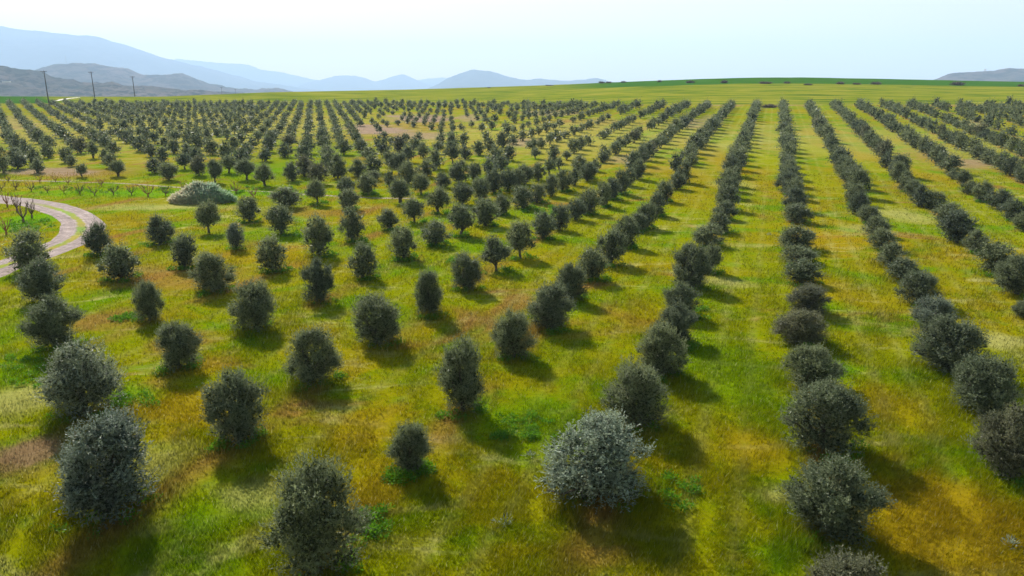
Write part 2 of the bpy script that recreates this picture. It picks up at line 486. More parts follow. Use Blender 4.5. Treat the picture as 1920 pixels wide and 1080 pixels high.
def build_ground():
    ys = [-60.0]
    while ys[-1] < 18200:
        y = ys[-1]
        ys.append(y + (4 if y < 14 else max(.55, y * .011) if y < 700 else y * .06))
    ys = np.array(ys)
    ss = np.linspace(-1.35, 1.35, 300)
    S, Yg = np.meshgrid(ss, ys)
    X = S * (np.abs(Yg) + 60 * (1 - smooth(0, 30, Yg)) + 0)
    Z = ground_z(X, Yg)
    Z = np.where(Yg < 5, 0.0292 * 5, Z) 
    s = X / np.maximum(Yg, 30)
    Ye = y_edge(s); Yc = y_crest(s)
    wob = (fbm(X / 14, Yg / 14, 2, 3) - .5) * 10
    wheat = smooth(-1.5, 1.5, Yg - Ye - 4 + wob * .3)
    t = (Yg - Ye) / (Yc - Ye)
    strip = Ye + (Yc - Ye) * 0.52
    lush = smooth(-2, 2, Yg - strip + wob * .6) * smooth(.03, .13, s)
    lush = np.maximum(lush, smooth(-2, 2, Yg - Ye - 2) * (1 - smooth(-0.565, -0.545, s + (Yg - 345) * .0002)))
    soil = np.zeros_like(X)
    # bare, pinkish earth where the young trees stand, and along some rows
    px, py, dep = project(X, np.maximum(Yg, 1), Z)
    def patch(cx, cy, rx, ry, k):
        d = np.hypot((px - cx) / rx, (py - cy) / ry) + (fbm(X / 5, Yg / 5, 3, 9) - .5) * 1.5
        return k * (1 - smooth(.55, 1.15, d))
    ok = (Yg > 60) & (Yg < 330)
    for a in [(700, 243, 60, 9, .9), (790, 222, 60, 7, .9), (800, 255, 60, 8, .6), (880, 222, 20, 10, .6), (1040, 212, 70, 6, .55), (985, 265, 40, 9, .6),
              (110, 322, 110, 7, .7), (30, 232, 40, 20, .3), (1820, 232, 40, 8, .5), (1850, 305, 60, 10, .5), (1290, 232, 50, 8, .5), (1330, 225, 30, 10, .4), (1180, 300, 40, 10, .4)]:
        soil = np.maximum(soil, patch(*a) * ok)
    edge = 1 - smooth(0, 3.5, np.abs(Yg - Ye - 1) + wob * .25)
    soil = np.maximum(soil, edge * .6 * (fbm(X / 9, Yg / 9, 2, 21) > .5))
    far = smooth(0, 60, Yg - Yc - 30)
    n, m = X.shape
    V = np.stack([X, Yg, Z], -1).reshape(-1, 3)
    idx = np.arange(n * m).reshape(n, m)
    Fc = np.stack([idx[:-1, :-1], idx[:-1, 1:], idx[1:, 1:], idx[1:, :-1]], -1).reshape(-1, 4)
    me = new_mesh('ground', V, Fc, mats=[M_GROUND], smooth_shade=True,
                  extra={'wheat': wheat.ravel(), 'lush': lush.ravel(), 'soil': soil.ravel(), 'far': far.ravel()})
    tag(link('ground', me), kind='structure')
build_ground()

def ribbon(name, P, S, width, lift, material, nx=9, ragged=.25, seed=1):
    T = np.gradient(P, axis=0); T /= np.linalg.norm(T, axis=1)[:, None]
    Nn = np.stack([T[:, 1], -T[:, 0]], 1)
    u = np.linspace(-1, 1, nx)
    wl = width / 2 * (1 + ragged * (fbm(S * .22, S * 0 + .3, 3, seed) - .5) * 2)
    wr = width / 2 * (1 + ragged * (fbm(S * .22, S * 0 + 7.3, 3, seed) - .5) * 2)
    off = np.where(u[None] < 0, u[None] * wl[:, None], u[None] * wr[:, None])
    XY = P[:, None] + Nn[:, None] * off[..., None]
    Z = ground_z(XY[..., 0], XY[..., 1]) + lift
    rut = -.03 * np.exp(-((np.abs(u) - .5) / .16) ** 2)
    Z = Z + rut[None] * (width > 2)
    Z[:, 0] -= lift * 1.2; Z[:, -1] -= lift * 1.2
    V = np.concatenate([XY, Z[..., None]], -1).reshape(-1, 3)
    n = len(P); idx = np.arange(n * nx).reshape(n, nx)
    Fc = np.stack([idx[:-1, :-1], idx[1:, :-1], idx[1:, 1:], idx[:-1, 1:]], -1).reshape(-1, 4)
    U = np.broadcast_to(u[None], (n, nx)).ravel()
    S2 = np.broadcast_to(S[:, None], (n, nx)).ravel()
    me = new_mesh(name, V, Fc, mats=[material], smooth_shade=True, extra={'across': U, 'along': S2})
    return tag(link(name, me), kind='structure')

def track_material():
    m, nt = mat('dirt_track')
    geo = nt.nodes.new('ShaderNodeNewGeometry'); pos = geo.outputs['Position']
    n = noise(nt, pos, .9, 6, .7); n2 = noise(nt, pos, 5.0, 4, .7)
    dirt = ramp(nt, n, [(.3, (.17, .125, .11)), (.55, (.29, .22, .20)), (.75, (.40, .32, .30))])
    dirt = mix(nt, 1.0, dirt, ramp(nt, n2, [(.3, g3(.75)), (.7, g3(1.15))]), 'MULTIPLY')
    a = attr(nt, 'across')
    cb = nt.nodes.new('ShaderNodeCombineXYZ'); nt.links.new(mth(nt, 'MULTIPLY', a, 5.5), cb.inputs[0]); nt.links.new(mth(nt, 'MULTIPLY', attr(nt, 'along'), .12), cb.inputs[1])
    st = noise(nt, cb.outputs[0], 1.0, 5, .75, .5)
    dirt = mix(nt, 1.0, dirt, ramp(nt, st, [(.3, (.62, .60, .60)), (.5, g3(1)), (.7, g3(1.25))]), 'MULTIPLY')
    wob = mth(nt, 'ADD', mth(nt, 'ABSOLUTE', mth(nt, 'ADD', a, -.05)), mth(nt, 'MULTIPLY', mth(nt, 'SUBTRACT', n, .5), .55))
    strip = ramp(nt, wob, [(.13, g3(1)), (.24, g3(0))])
    s2 = attr(nt, 'along')
    span = mth(nt, 'MULTIPLY', ramp(nt, mth(nt, 'DIVIDE', s2, 100.0), [(.14, g3(0)), (.22, g3(1)), (.9, g3(1)), (1, g3(.5))]), strip)
    c = mix(nt, span, dirt, sward(nt))
    # streaks along the wheel tracks
    b = nt.nodes.new('ShaderNodeBsdfPrincipled'); b.inputs['Roughness'].default_value = .95
    b.inputs['Specular IOR Level'].default_value = .1
    nt.links.new(c, b.inputs['Base Color'])
    bp = nt.nodes.new('ShaderNodeBump'); bp.inputs['Strength'].default_value = .8; bp.inputs['Distance'].default_value = .08
    nt.links.new(n, bp.inputs['Height']); nt.links.new(bp.outputs[0], b.inputs['Normal'])
    o = nt.nodes.new('ShaderNodeOutputMaterial'); nt.links.new(b.outputs[0], o.inputs[0])
    return m
M_TRACK = track_material()
M_PATH = plain('trodden_earth', [(.3, (.16, .13, .07)), (.7, (.30, .23, .18))], .5, .95, .5)
ribbon('dirt_road', TR, TRS, 3.9, .035, M_TRACK)
ribbon('path', PA, PAS, .6, .03, M_PATH, 5, 1.2, 4)
pale = np.array([ground_at(*p) for p in [(100, 189.5), (112, 187.5), (128, 184.6), (150, 182.6)]])
PP, PS_ = resample(pale, 2.0)
ribbon('track', PP, PS_, 3.0, .05, plain('pale_dirt', [(.3, (.5, .43, .38)), (.7, (.62, .55, .5))], 1.0), 5, .5, 8)

# ---------------------------------------------------------------- hills
def hill_material(name, a, b, c3, scale):
    m, nt = mat(name)
    geo = nt.nodes.new('ShaderNodeNewGeometry'); pos = geo.outputs['Position']
    n = noise(nt, pos, scale, 7, .7, .5)
    n2 = noise(nt, pos, scale * 5, 5, .7)
    c = ramp(nt, n, [(.36, a), (.5, b), (.66, c3)])
    c = mix(nt, ramp(nt, n2, [(.47, g3(0)), (.56, g3(.9))]), c, (a[0] * .35, a[1] * .4, a[2] * .35))
    bs = nt.nodes.new('ShaderNodeBsdfDiffuse'); nt.links.new(c, bs.inputs[0])
    o = nt.nodes.new('ShaderNodeOutputMaterial'); nt.links.new(bs.outputs[0], o.inputs[0])
    return m
MH_NEAR = hill_material('scrub_hill', (.035, .045, .03), (.085, .07, .055), (.15, .11, .09), .006)
MH_MID = hill_material('dry_hill', (.045, .045, .035), (.085, .065, .055), (.12, .085, .075), .003)
MH_FAR = hill_material('far_mountain', (.02, .03, .025), (.04, .045, .04), (.06, .06, .055), .0015)

def hills(name, pts, D, W, mtl, rough, gul, seed, base=-36.0, nx=260, ny=70):
    """pts: (image x, image y) of the skyline of a real ridge D metres away and 2W deep."""
    pts = np.array(pts, float)
    x = np.linspace(pts[0, 0], pts[-1, 0], nx)
    yl = np.interp(x, pts[:, 0], pts[:, 1])
    k = 3
    yl = np.convolve(np.pad(yl, k, 'edge'), np.ones(2 * k + 1) / (2 * k + 1), 'valid')
    s = (x - 960) / F_PX * math.cos(PITCH)
    zr = CAM_H + (Y_HOR - yl) / F_PX * D * 1.03
    t = np.linspace(-1, 1, ny)
    T, S = np.meshgrid(t, s)
    Yg = D + T * W
    X = S * D + S * T * W * .5
    warp = (fbm(X / gul, Yg / gul, 5, seed) - .5) 
    prof = (1 - np.abs(T)) ** 1.15
    prof = prof + warp * .8 * (np.abs(T)) * (1 - np.abs(T)) * 3
    Zb = base
    Z = Zb + (zr[:, None] - Zb) * np.clip(prof, 0, 1.0)
    Z += (fbm(X / (gul * .12), Yg / (gul * .12), 4, seed + 5) - .5) * rough * np.clip(prof * 2, 0, 1)
    n, m = X.shape
    V = np.stack([X, Yg, Z], -1).reshape(-1, 3)
    idx = np.arange(n * m).reshape(n, m)
    Fc = np.stack([idx[:-1, :-1], idx[1:, :-1], idx[1:, 1:], idx[:-1, 1:]], -1).reshape(-1, 4)
    me = new_mesh(name, V, Fc, mats=[mtl], smooth_shade=True)
    return tag(link(name, me), kind='structure')

hills('hills', [(-500, 120), (-200, 118), (-60, 124), (0, 125.5), (14, 126), (24, 131), (38, 137), (50, 135), (62, 136), (78, 136), (95, 146), (140, 153), (200, 158), (280, 163), (360, 168), (430, 174), (520, 181)], 2300, 650, MH_NEAR, 22, 330, 11)
hills('hills', [(20, 160), (60, 140), (83, 132.5), (105, 126), (133, 122), (160, 122.5), (187, 124.5), (200, 128), (213, 130.5), (235, 130), (247, 133), (262, 139), (277, 142.5), (292, 144), (310, 143), (325, 141), (340, 139.5), (352, 143), (362, 148), (393, 158), (433, 165.5), (470, 169), (493, 168.5), (513, 166.5), (530, 169), (560, 176)], 4300, 1050, MH_MID, 30, 600, 23)
hills('mountain', [(-700, 30), (-300, 42), (-80, 54), (0, 58), (60, 66), (130, 71.5), (180, 77), (208, 79), (230, 88), (262, 97), (300, 109), (345, 121), (400, 134), (440, 145), (500, 157), (560, 166), (640, 176)], 11000, 3400, MH_FAR, 60, 1900, 31)
hills('mountain', [(300, 150), (335, 113), (352, 116), (400, 121), (440, 124), (470, 127), (486, 133), (520, 138), (560, 146), (600, 153), (640, 160), (700, 170)], 15000, 2200, MH_FAR, 60, 2200, 37)
hills('mountain', [(540, 175), (575, 158), (610, 150), (640, 144), (668, 143.5), (690, 149), (705, 154), (735, 146), (757, 142), (775, 149), (800, 158), (850, 174)], 13500, 2000, MH_FAR, 50, 1500, 41)
hills('mountain', [(770, 178), (800, 169), (822, 158), (845, 147), (868, 138.5), (890, 135), (915, 136), (935, 140.5), (955, 147), (975, 150.5), (1010, 151), (1045, 152.5), (1062, 154), (1090, 152), (1108, 150), (1120, 147.5), (1130, 151), (1150, 157), (1200, 168)], 9500, 1800, MH_FAR, 40, 1200, 43)
hills('mountain', [(730, 175), (775, 155), (800, 148), (840, 148), (880, 160), (930, 175)], 15500, 1500, MH_FAR, 50, 1500, 47)
hills('hills', [(1690, 165), (1735, 154), (1752, 150), (1768, 143.5), (1782, 139), (1810, 137.5), (1840, 136.5), (1858, 135.5), (1872, 132.5), (1890, 131), (1915, 131), (1960, 129), (2100, 132), (2400, 150)], 3800, 900, MH_MID, 9, 420, 53)

# ---------------------------------------------------------------- olive trees
def leaves_on(base, dirs, length, width, rng, droop=.15):
    """one quad per leaf; base (n,3), dirs (n,3) unit"""
    n = len(base)
    rnd = rng.normal(size=(n, 3))
    side = np.cross(dirs, rnd); side /= np.linalg.norm(side, axis=1)[:, None] + 1e-9
    L = (length * rng.uniform(.7, 1.3, n))[:, None]; Wd = (width * rng.uniform(.7, 1.25, n))[:, None]
    tip = base + dirs * L
    mid = base + dirs * L * .5
    V = np.stack([base, mid + side * Wd * .5, tip, mid - side * Wd * .5], 1).reshape(-1, 3)
    Fc = np.arange(4 * n).reshape(n, 4)
    return V, Fc

def unit(a): return a / (np.linalg.norm(a, axis=-1, keepdims=True) + 1e-9)

def crown(rng, W, H, z0, nsprig, per, leaf, core, shape='bush', lean=0.0):
    """leaf quads of a crown W wide, from z0 to H above the ground: a few upright boughs, each a cluster of lobes"""
    rx = W / 2; hc = (H - z0)
    lob = [(np.array([0, 0, z0 + hc * .42]), np.array([rx * .66, rx * .66, hc * .40]))]
    nb = int(rng.integers(2, 5)); a0 = rng.uniform(0, 6.28)
    for q in range(nb):
        a = a0 + q * 6.28 / nb + rng.uniform(-.5, .5)
        rr = rx * rng.uniform(.25, .52); topz = rng.uniform(.70, 1.0)
        for hz in (.28, .5, topz - .12):
            sz = rx * rng.uniform(.36, .50) * (1.0 if .4 < hz < .6 else .85)
            k = rr * (1.05 if .4 < hz < .6 else .75 if hz > .6 else .8)
            lob.append((np.array([math.cos(a) * k, math.sin(a) * k, z0 + hc * hz]) + rng.normal(size=3) * rx * .07, np.array([sz, sz, sz * rng.uniform(.8, 1.25)])))
    for q in range(int(rng.integers(2, 5))):       # side limbs that stick out
        a = rng.uniform(0, 6.28); hz = rng.uniform(.3, .7); sz = rx * rng.uniform(.22, .34)
        lob.append((np.array([math.cos(a) * rx * .68, math.sin(a) * rx * .68, z0 + hc * hz]), np.array([sz, sz, sz * .8])))
    for q in range(22):                            # many small tufts round the outside
        dq = unit(rng.normal(size=3)); dq[2] = abs(dq[2]) * 1.1 - .25; dq = unit(dq)
        sz = rx * rng.uniform(.17, .29)
        tp = 1.0 - .38 * max(dq[2], 0)
        lob.append((np.array([0, 0, z0 + hc * .40]) + dq * np.array([rx * .78 * tp, rx * .78 * tp, hc * .50]) * rng.uniform(.85, 1.08), np.array([sz, sz, sz * 1.15])))
    if shape != 'tree':
        for q in range(3):
            a = a0 + q * 2.1
            lob.append((np.array([math.cos(a) * rx * (.40 if shape == 'bush' else .28), math.sin(a) * rx * (.40 if shape == 'bush' else .28), z0 + hc * .15]), np.array([rx * .44, rx * .44, hc * .2])))
    vol = np.array([l[1].prod() ** (2 / 3.) for l in lob]); vol /= vol.sum()
    ch = rng.choice(len(lob), nsprig, p=vol)
    C = np.array([lob[c][0] for c in ch]); Rr = np.array([lob[c][1] for c in ch])
    d = unit(rng.normal(size=(nsprig, 3)))
    rad = rng.uniform(.25, 1.0, nsprig) ** .45
    P = C + d * Rr * rad[:, None]
    P[:, 2] = np.maximum(P[:, 2], z0 * .8 + rng.uniform(0, .12, nsprig))
    n = len(P)
    out = unit(P - np.array([0, 0, z0 + hc * .30]))
    g = unit(out * .8 + np.array([0, 0, .65]) + rng.normal(size=(n, 3)) * .35)
    SL = leaf * rng.uniform(2.0, 4.4, n)
    shoot = rng.random(n) < .10                    # long whippy shoots above the crown
    SL[shoot] *= 2.2
    g[shoot] = unit(g[shoot] + np.array([0, 0, .8]))
    k = np.arange(per) / per
    B = P[:, None] + g[:, None] * (SL[:, None] * k[None])[..., None]
    B[..., 2] -= (k[None] ** 2 * SL[:, None] * .12)
    B = B.reshape(-1, 3)
    gd = np.repeat(g, per, 0)
    ld = unit(gd * .75 + rng.normal(size=gd.shape) * .55)
    V1, F1 = leaves_on(B, ld, leaf, leaf * .34, rng)
    clump = np.repeat(fbm(P[:, 0] * 2.2 + 9, P[:, 2] * 2.2 + P[:, 1] * 1.7, 2, 3), per)
    var1 = np.repeat(np.clip(rng.normal(.5, .2, len(B)) + (clump - .5) * 1.1, 0, 1), 4)
    nc = core
    ch = rng.choice(len(lob), nc, p=vol)
    C = np.array([lob[c][0] for c in ch]); Rr = np.array([lob[c][1] for c in ch])
    dd = unit(rng.normal(size=(nc, 3)))
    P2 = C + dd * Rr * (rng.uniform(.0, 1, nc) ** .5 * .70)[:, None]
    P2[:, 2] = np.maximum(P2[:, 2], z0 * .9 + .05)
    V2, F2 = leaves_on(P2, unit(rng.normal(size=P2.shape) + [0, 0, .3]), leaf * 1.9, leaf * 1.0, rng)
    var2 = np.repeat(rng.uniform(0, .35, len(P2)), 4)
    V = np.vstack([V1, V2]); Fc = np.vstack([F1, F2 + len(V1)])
    return V, Fc, np.concatenate([var1, var2]), lob

def trunk_mesh(rng, z0, H, W, lob, k=6, limbs=5):
    b = Bag()
    th = min(z0 * 1.0 + .25, H * .35)
    r0 = .055 + W * .024
    nst = int(rng.integers(1, 3))
    for q in range(nst):
        a = rng.uniform(0, 6.28); o = np.array([math.cos(a), math.sin(a), 0]) * (.09 if nst > 1 else 0)
        top = np.array([o[0] * 2.5 + rng.normal() * .06, o[1] * 2.5 + rng.normal() * .06, th])
        p = [o * 1.3 + [0, 0, -.12], o * 1.1 + [0, 0, .05], o + (top - o) * .5 + rng.normal(size=3) * .03, top]
        b.tube(p, [r0 * 1.5, r0 * 1.15, r0 * .9, r0 * .8], k + 2)
        for _ in range(limbs):
            c, rr = lob[int(rng.integers(0, len(lob)))]
            e = c + rng.normal(size=3) * rr * .35
            m1 = top + (e - top) * .35 + np.array([0, 0, .1]) + rng.normal(size=3) * .05
            m2 = top + (e - top) * .7 + rng.normal(size=3) * .08
            b.tube([top - [0, 0, .1], m1, m2, e], [r0 * .6, r0 * .42, r0 * .26, r0 * .1], max(4, k - 2))
    return b

LOD = {0: dict(nsprig=2500, per=9, leaf=.085, core=4200),
       1: dict(nsprig=800, per=6, leaf=.15, core=1300),
       2: dict(nsprig=230, per=4, leaf=.28, core=330),
       3: dict(nsprig=75, per=3, leaf=.46, core=110)}

# unit prototypes: crown 3 m wide, 3.2 m high; scaled per tree
PROTO = {}
def proto(lod, shape, v, mk):
    key = (lod, shape, v, mk)
    if key in PROTO: return PROTO[key]
    gk = (lod, shape, v)
    if gk not in PROTO:
        rng = np.random.default_rng(1000 + lod * 100 + v * 7 + {'bush': 0, 'tree': 3, 'half': 5}[shape])
        z0 = {'bush': .04, 'half': .13, 'tree': .36}[shape]
        V, Fc, var, lob = crown(rng, 3.0, 3.2, z0, shape=shape, **LOD[lod])
        if shape != 'bush' and lod < 3:
            pass
        tb = trunk_mesh(rng, z0, 3.2, 3.0, lob, 6 if lod < 2 else 4, 6 if lod < 2 else 3)
        # normalise so width is 3.0 (98th percentile) and top 3.2
        r = np.percentile(np.hypot(V[:, 0], V[:, 1]), 90) * 1.13; top = np.percentile(V[:, 2], 99.3)
        sx, sz = 1.5 / r, 3.2 / top
        V = V * [sx, sx, sz]
        TV = np.vstack(tb.V) * [sx, sx, sz]; TF = np.vstack(tb.F)
        PROTO[gk] = (V, Fc, var, TV, TF)
    V, Fc, var, TV, TF = PROTO[gk]
    cm = new_mesh('crown', V, Fc, var=var, mats=[LEAFM[mk]])
    if ('t',) + gk not in PROTO:
        PROTO[('t',) + gk] = new_mesh('trunk', TV, TF, mats=[M_BARK], smooth_shade=True)
    PROTO[key] = (cm, PROTO[('t',) + gk])
    return PROTO[key]

# trees seen one by one: image x, crown top, foot of the crown, crown width, shape, leaf
NEAR = """57 433 522 87 b n;187 420 486 53 b d;300 407 466 55 b d;392 380 437 43 t n;467 373 418 43 h n;527 387 442 53 h n;537 355 393 52 h n;595 341 383 32 t n;442 420 470 36 h s
348 440 506 55 h n;230 460 535 75 b n;82 490 577 85 b n;402 478 558 78 b n;512 443 518 62 b n;597 407 488 60 b n;595 490 575 62 b d;282 530 609 58 b n;478 533 631 88 b n;105 560 665 97 b n
338 607 702 88 b n;587 620 730 98 b n;160 645 795 145 b s;205 780 988 205 b s;448 700 845 122 b n;600 865 1092 175 b n;768 795 890 78 h n;1123 783 957 205 b S;1193 685 815 118 b n;872 640 775 100 h n
712 557 658 97 b n;807 510 599 57 b n;873 478 551 62 b n;930 447 510 63 t d;680 458 530 57 b n;755 427 490 55 h n;662 393 455 48 h n;817 415 463 57 h n;727 395 433 38 h n;777 375 418 40 t n;863 387 443 48 t n
750 341 381 38 t n;823 356 401 40 t n;867 347 386 38 h d;911 377 427 52 h n;828 327 356 30 b d;790 330 366 32 t n;767 307 347 32 h n;730 320 352 25 h n;800 302 333 32 h n;747 290 328 33 t d;862 305 348 38 b d
901 337 378 37 h n;927 321 367 36 b d;889 308 340 26 h n;951 322 360 32 h n;918 299 328 32 h d;939 294 322 28 h n;942 368 405 30 h n;979 353 397 43 b n;1007 348 385 34 b n;969 320 357 30 h n;984 312 348 36 h n;1009 308 340 27 h n
1031 297 328 24 t n;1048 296 318 20 t b;1033 332 370 30 h n;1056 322 363 34 b n;1077 316 349 24 h n;1101 308 341 32 h n;1115 300 323 24 h n;1130 285 307 24 h n;1050 388 438 40 b d;1018 400 450 47 h n;1078 376 418 37 b n
1104 358 407 42 b n;1130 345 390 30 h n;1147 338 376 34 h d;1166 323 368 28 b n;1179 318 350 26 h n;1195 303 338 28 h n;1004 278 298 20 t b;1062 283 300 20 t b
975 418 485 60 t n;1030 535 627 84 b d;963 587 682 82 b n;1070 498 571 60 b n;1107 467 530 63 h n;1143 430 499 65 h n;1173 408 467 48 h n;1195 402 437 42 h n;1213 383 431 38 h n;1231 366 410 36 b d;1244 343 383 34 b n
1267 327 360 34 b n;1283 306 347 30 b n;1295 287 315 26 b n;1237 613 718 98 b n;1269 572 652 78 b d;1277 535 605 70 b n;1294 462 550 78 b d;1335 460 512 40 t n;1330 423 470 62 b n;1350 402 443 46 b n;1357 380 418 42 b n;1364 352 400 40 b d
1366 335 375 34 b n;1374 315 353 30 b n;1562 862 1024 172 b n;1541 720 864 150 b n;1515 650 738 106 b n;1503 583 657 104 b b;1514 537 600 84 b b;1503 487 541 78 b n;1494 462 503 74 b n;1497 425 479 76 b n;1493 385 425 52 b n
1490 355 402 44 b d;1487 338 378 36 b n;1718 510 580 78 b n;1690 483 535 66 b n;1668 455 506 58 b n;1652 430 476 52 b n;1640 408 450 50 b n;1628 388 424 42 b n;1612 365 408 40 b d;1600 348 388 36 b n;1750 558 627 86 b s;1780 600 716 128 b d
1843 670 792 118 b n;1892 762 908 125 b b;1861 455 518 72 h n;1904 483 556 86 h n;1922 572 603 46 b n;1793 398 460 68 h d;1829 433 482 56 b n;1776 383 424 56 b n;1751 362 397 40 b n;1729 352 394 40 b d;1710 340 373 36 b n;1697 325 363 32 b n;1684 307 346 28 b n
1660 285 318 26 b d;1813 340 368 28 b n;1840 343 383 36 b n;1871 358 398 46 b d;1896 376 419 44 b d;1918 400 439 40 b n;1590 1030 1200 165 b b;1786 318 337 23 h b;1804 322 347 28 h n
290 298 327 31 h d;317 308 340 33 h n;347 289 318 30 t d;373 297 333 27 b b;404 303 343 30 t n;429 289 325 29 t n;461 302 337 33 t n;497 312 349 33 t n;548 307 341 28 h n;596 310 347 34 h b;634 294 340 35 b n;650 335 368 32 h n;655 358 398 36 b n
673 302 336 32 b n;688 330 367 33 h n;735 366 372 4 b n;700 322 343 30 b n;7 279 328 26 b n;72 297 326 25 h n;135 292 313 21 h n;155 308 332 22 t n;222 304 331 28 t n;208 287 318 24 b n;64 278 315 26 b n;50 262 298 26 b n;125 276 308 24 b n;175 265 297 22 t n;195 280 306 17 h n"""

MK = {'n': 'n', 'd': 'd', 's': 'p', 'S': 's', 'b': 'b'}
SH = {'b': 'bush', 'h': 'half', 't': 'tree'}
LAT_A, LAT_B, LAT_YAW, LAT_U, LAT_V = 6.358, 7.670, .308, 2.896, .002
cy_, sy_ = math.cos(LAT_YAW), math.sin(LAT_YAW)
def to_lat(X, Y):
    U = X * cy_ - Y * sy_; Vv = X * sy_ + Y * cy_
    return (U - LAT_U) / LAT_B, (Vv - LAT_V) / LAT_A
def from_lat(i, j):
    U = i * LAT_B + LAT_U; Vv = j * LAT_A + LAT_V
    return U * cy_ + Vv * sy_, -U * sy_ + Vv * cy_

trees = []          # dict(x, y, w, h, shape, mat, px)
for line in NEAR.replace('\n', ';').split(';'):
    p = line.split()
    if len(p) != 6: continue
    x, top, bot, wpx = map(float, p[:4])
    if wpx < 10: continue
    yb = bot - (.15 * wpx if p[4] == 'b' else .07 * wpx if p[4] == 'h' else .02 * wpx)
    X, Y = ground_at(x, yb)
    Z = float(ground_z(X, Y))
    _, _, dep = project(X, Y, Z + 1.5)
    wm = wpx * dep / F_PX * (1.0 + .16 * float(smooth(60, 90, Y)))
    # height from the crown top: the top silhouette lies a little behind the trunk
    h = (yb - top) * dep / F_PX * (1.0 / math.cos(PITCH)) * 1.0
    h = max(1.2, h * (1.05 + .07 * float(smooth(60, 90, Y))))
    trees.append(dict(X=X, Y=Y, w=wm, h=h, sh=SH[p[4]], mk=MK[p[5]], px=x, py=yb))
n_seen = len(trees)

# the rest of the planting grid
rng = np.random.default_rng(7)
FR_X = [-200, 0, 60, 130, 160, 230, 290, 320, 400, 460, 500, 550, 600, 640, 690, 760, 900, 1200, 1290, 1350, 1480, 1560, 1640, 1700, 1800, 2000]
FR_Y = [322, 318, 318, 314, 322, 322, 318, 326, 332, 328, 334, 332, 336, 334, 338, 342, 345, 345, 380, 420, 420, 420, 420, 420, 420, 420]
TX = np.array([t['X'] for t in trees]); TY = np.array([t['Y'] for t in trees])
for i in range(-62, 40):
    for j in range(4, 62):
        X, Y = from_lat(i + (.3 * float(smooth(8, 14, j)) * float(1 - smooth(-5, -2, i))), j)
        X += rng.normal() * .18; Y += rng.normal() * .25
        r1, r2, r3, r4 = rng.random(4)
        if Y < 40 or Y > 400: continue
        s = X / Y
        if Y > float(y_edge(s)) - 4 - (6 if s > .1 else 0): continue
        px, py, dep = project(X, Y, float(ground_z(X, Y)))
        if px < -60 or px > 1980: continue
        if py > np.interp(px, FR_X, FR_Y) - 1: continue
        if np.min(np.hypot((TX - X) / 4.4, (TY - Y) / 3.6)) < 1: continue
        g0 = (3.05 if Y < 185 else 2.75) if px < 1150 else 3.1
        wm = g0 + rng.normal() * .3; hm = g0 + rng.normal() * .3
        mk = 'n' if r2 < .62 else 'd' if r2 < .93 else 'b'
        sh = 'half' if r3 < .6 else 'tree' if r3 < .75 else 'bush'
        # young, sparse planting on the bare patches
        if 690 < px < 960 and 205 < py < 275:
            if r1 < .33: continue
            if px < 900: wm *= .72; hm *= .78
        elif 960 < px < 1240 and 215 < py < 300:
            wm *= .85; hm *= .85
            if r1 < .06: continue
            if r2 > .5: mk = 'b'
        elif r1 < .03: continue
        if px > 1430:
            sh = 'bush' if r3 < .8 else 'half'; wm *= 1.04
        trees.append(dict(X=X, Y=Y, w=wm, h=hm, sh=sh, mk=mk, px=px, py=py))
for t in trees:
    _, _, dep = project(t['X'], t['Y'], float(ground_z(t['X'], t['Y'])))
    t['app'] = t['w'] / dep
    t['dep'] = dep
inview = [t for t in trees if -15 < t['px'] < 1935]
inview.sort(key=lambda t: -t['app'])
ONE = inview[:300]
ids = set(id(t) for t in ONE)
REST = [t for t in trees if id(t) not in ids]
print('TREES', len(trees), 'annotated', n_seen, 'individual', len(ONE), 'nearest', min(t['Y'] for t in trees), 'last depth', max(t['dep'] for t in ONE))

# labels: row and place in the row
for t in ONE:
    i, j = to_lat(t['X'], t['Y'])
    i -= .3 * float(smooth(8, 14, j)) * float(1 - smooth(-5, -2, i))
    t['row'] = int(round(i)); t['j'] = j
rows = {}
for t in ONE: rows.setdefault(t['row'], []).append(t)
ORD = ['', 'first', 'second', 'third', 'fourth', 'fifth', 'sixth', 'seventh', 'eighth', 'ninth', 'tenth', 'eleventh', 'twelfth', 'thirteenth', 'fourteenth', 'fifteenth', 'sixteenth', 'seventeenth', 'eighteenth', 'nineteenth', 'twentieth']
def ordn(n):
    if n <= 20: return ORD[n]
    tens = {2: 'twenty', 3: 'thirty', 4: 'forty', 5: 'fifty'}[n // 10]
    return tens + '-' + ORD[n % 10] if n % 10 else {2: 'twentieth', 3: 'thirtieth', 4: 'fortieth', 5: 'fiftieth'}[n // 10]
SPECIAL = {}
def look(t):
    asp = t['h'] / t['w']
    a = {'s': 'silvery', 'p': 'pale', 'b': 'brownish', 'd': 'dark', 'n': 'grey-green'}[t['mk']]
    b = 'small' if t['w'] < 2.0 else 'broad' if asp < .88 else 'tall' if asp > 1.12 else 'round'
    return b + ' ' + a
for r, L in rows.items():
    L.sort(key=lambda t: t['j'])
    for k, t in enumerate(L):
        if r == 0: where = 'the upright row'
        elif r < 0: where = 'the %s row left of the upright row' % ordn(-r)
        else: where = 'the %s row right of the upright row' % ordn(r)
        t['label'] = '%s olive, %s from the front in %s' % (look(t), ordn(k + 1), where)
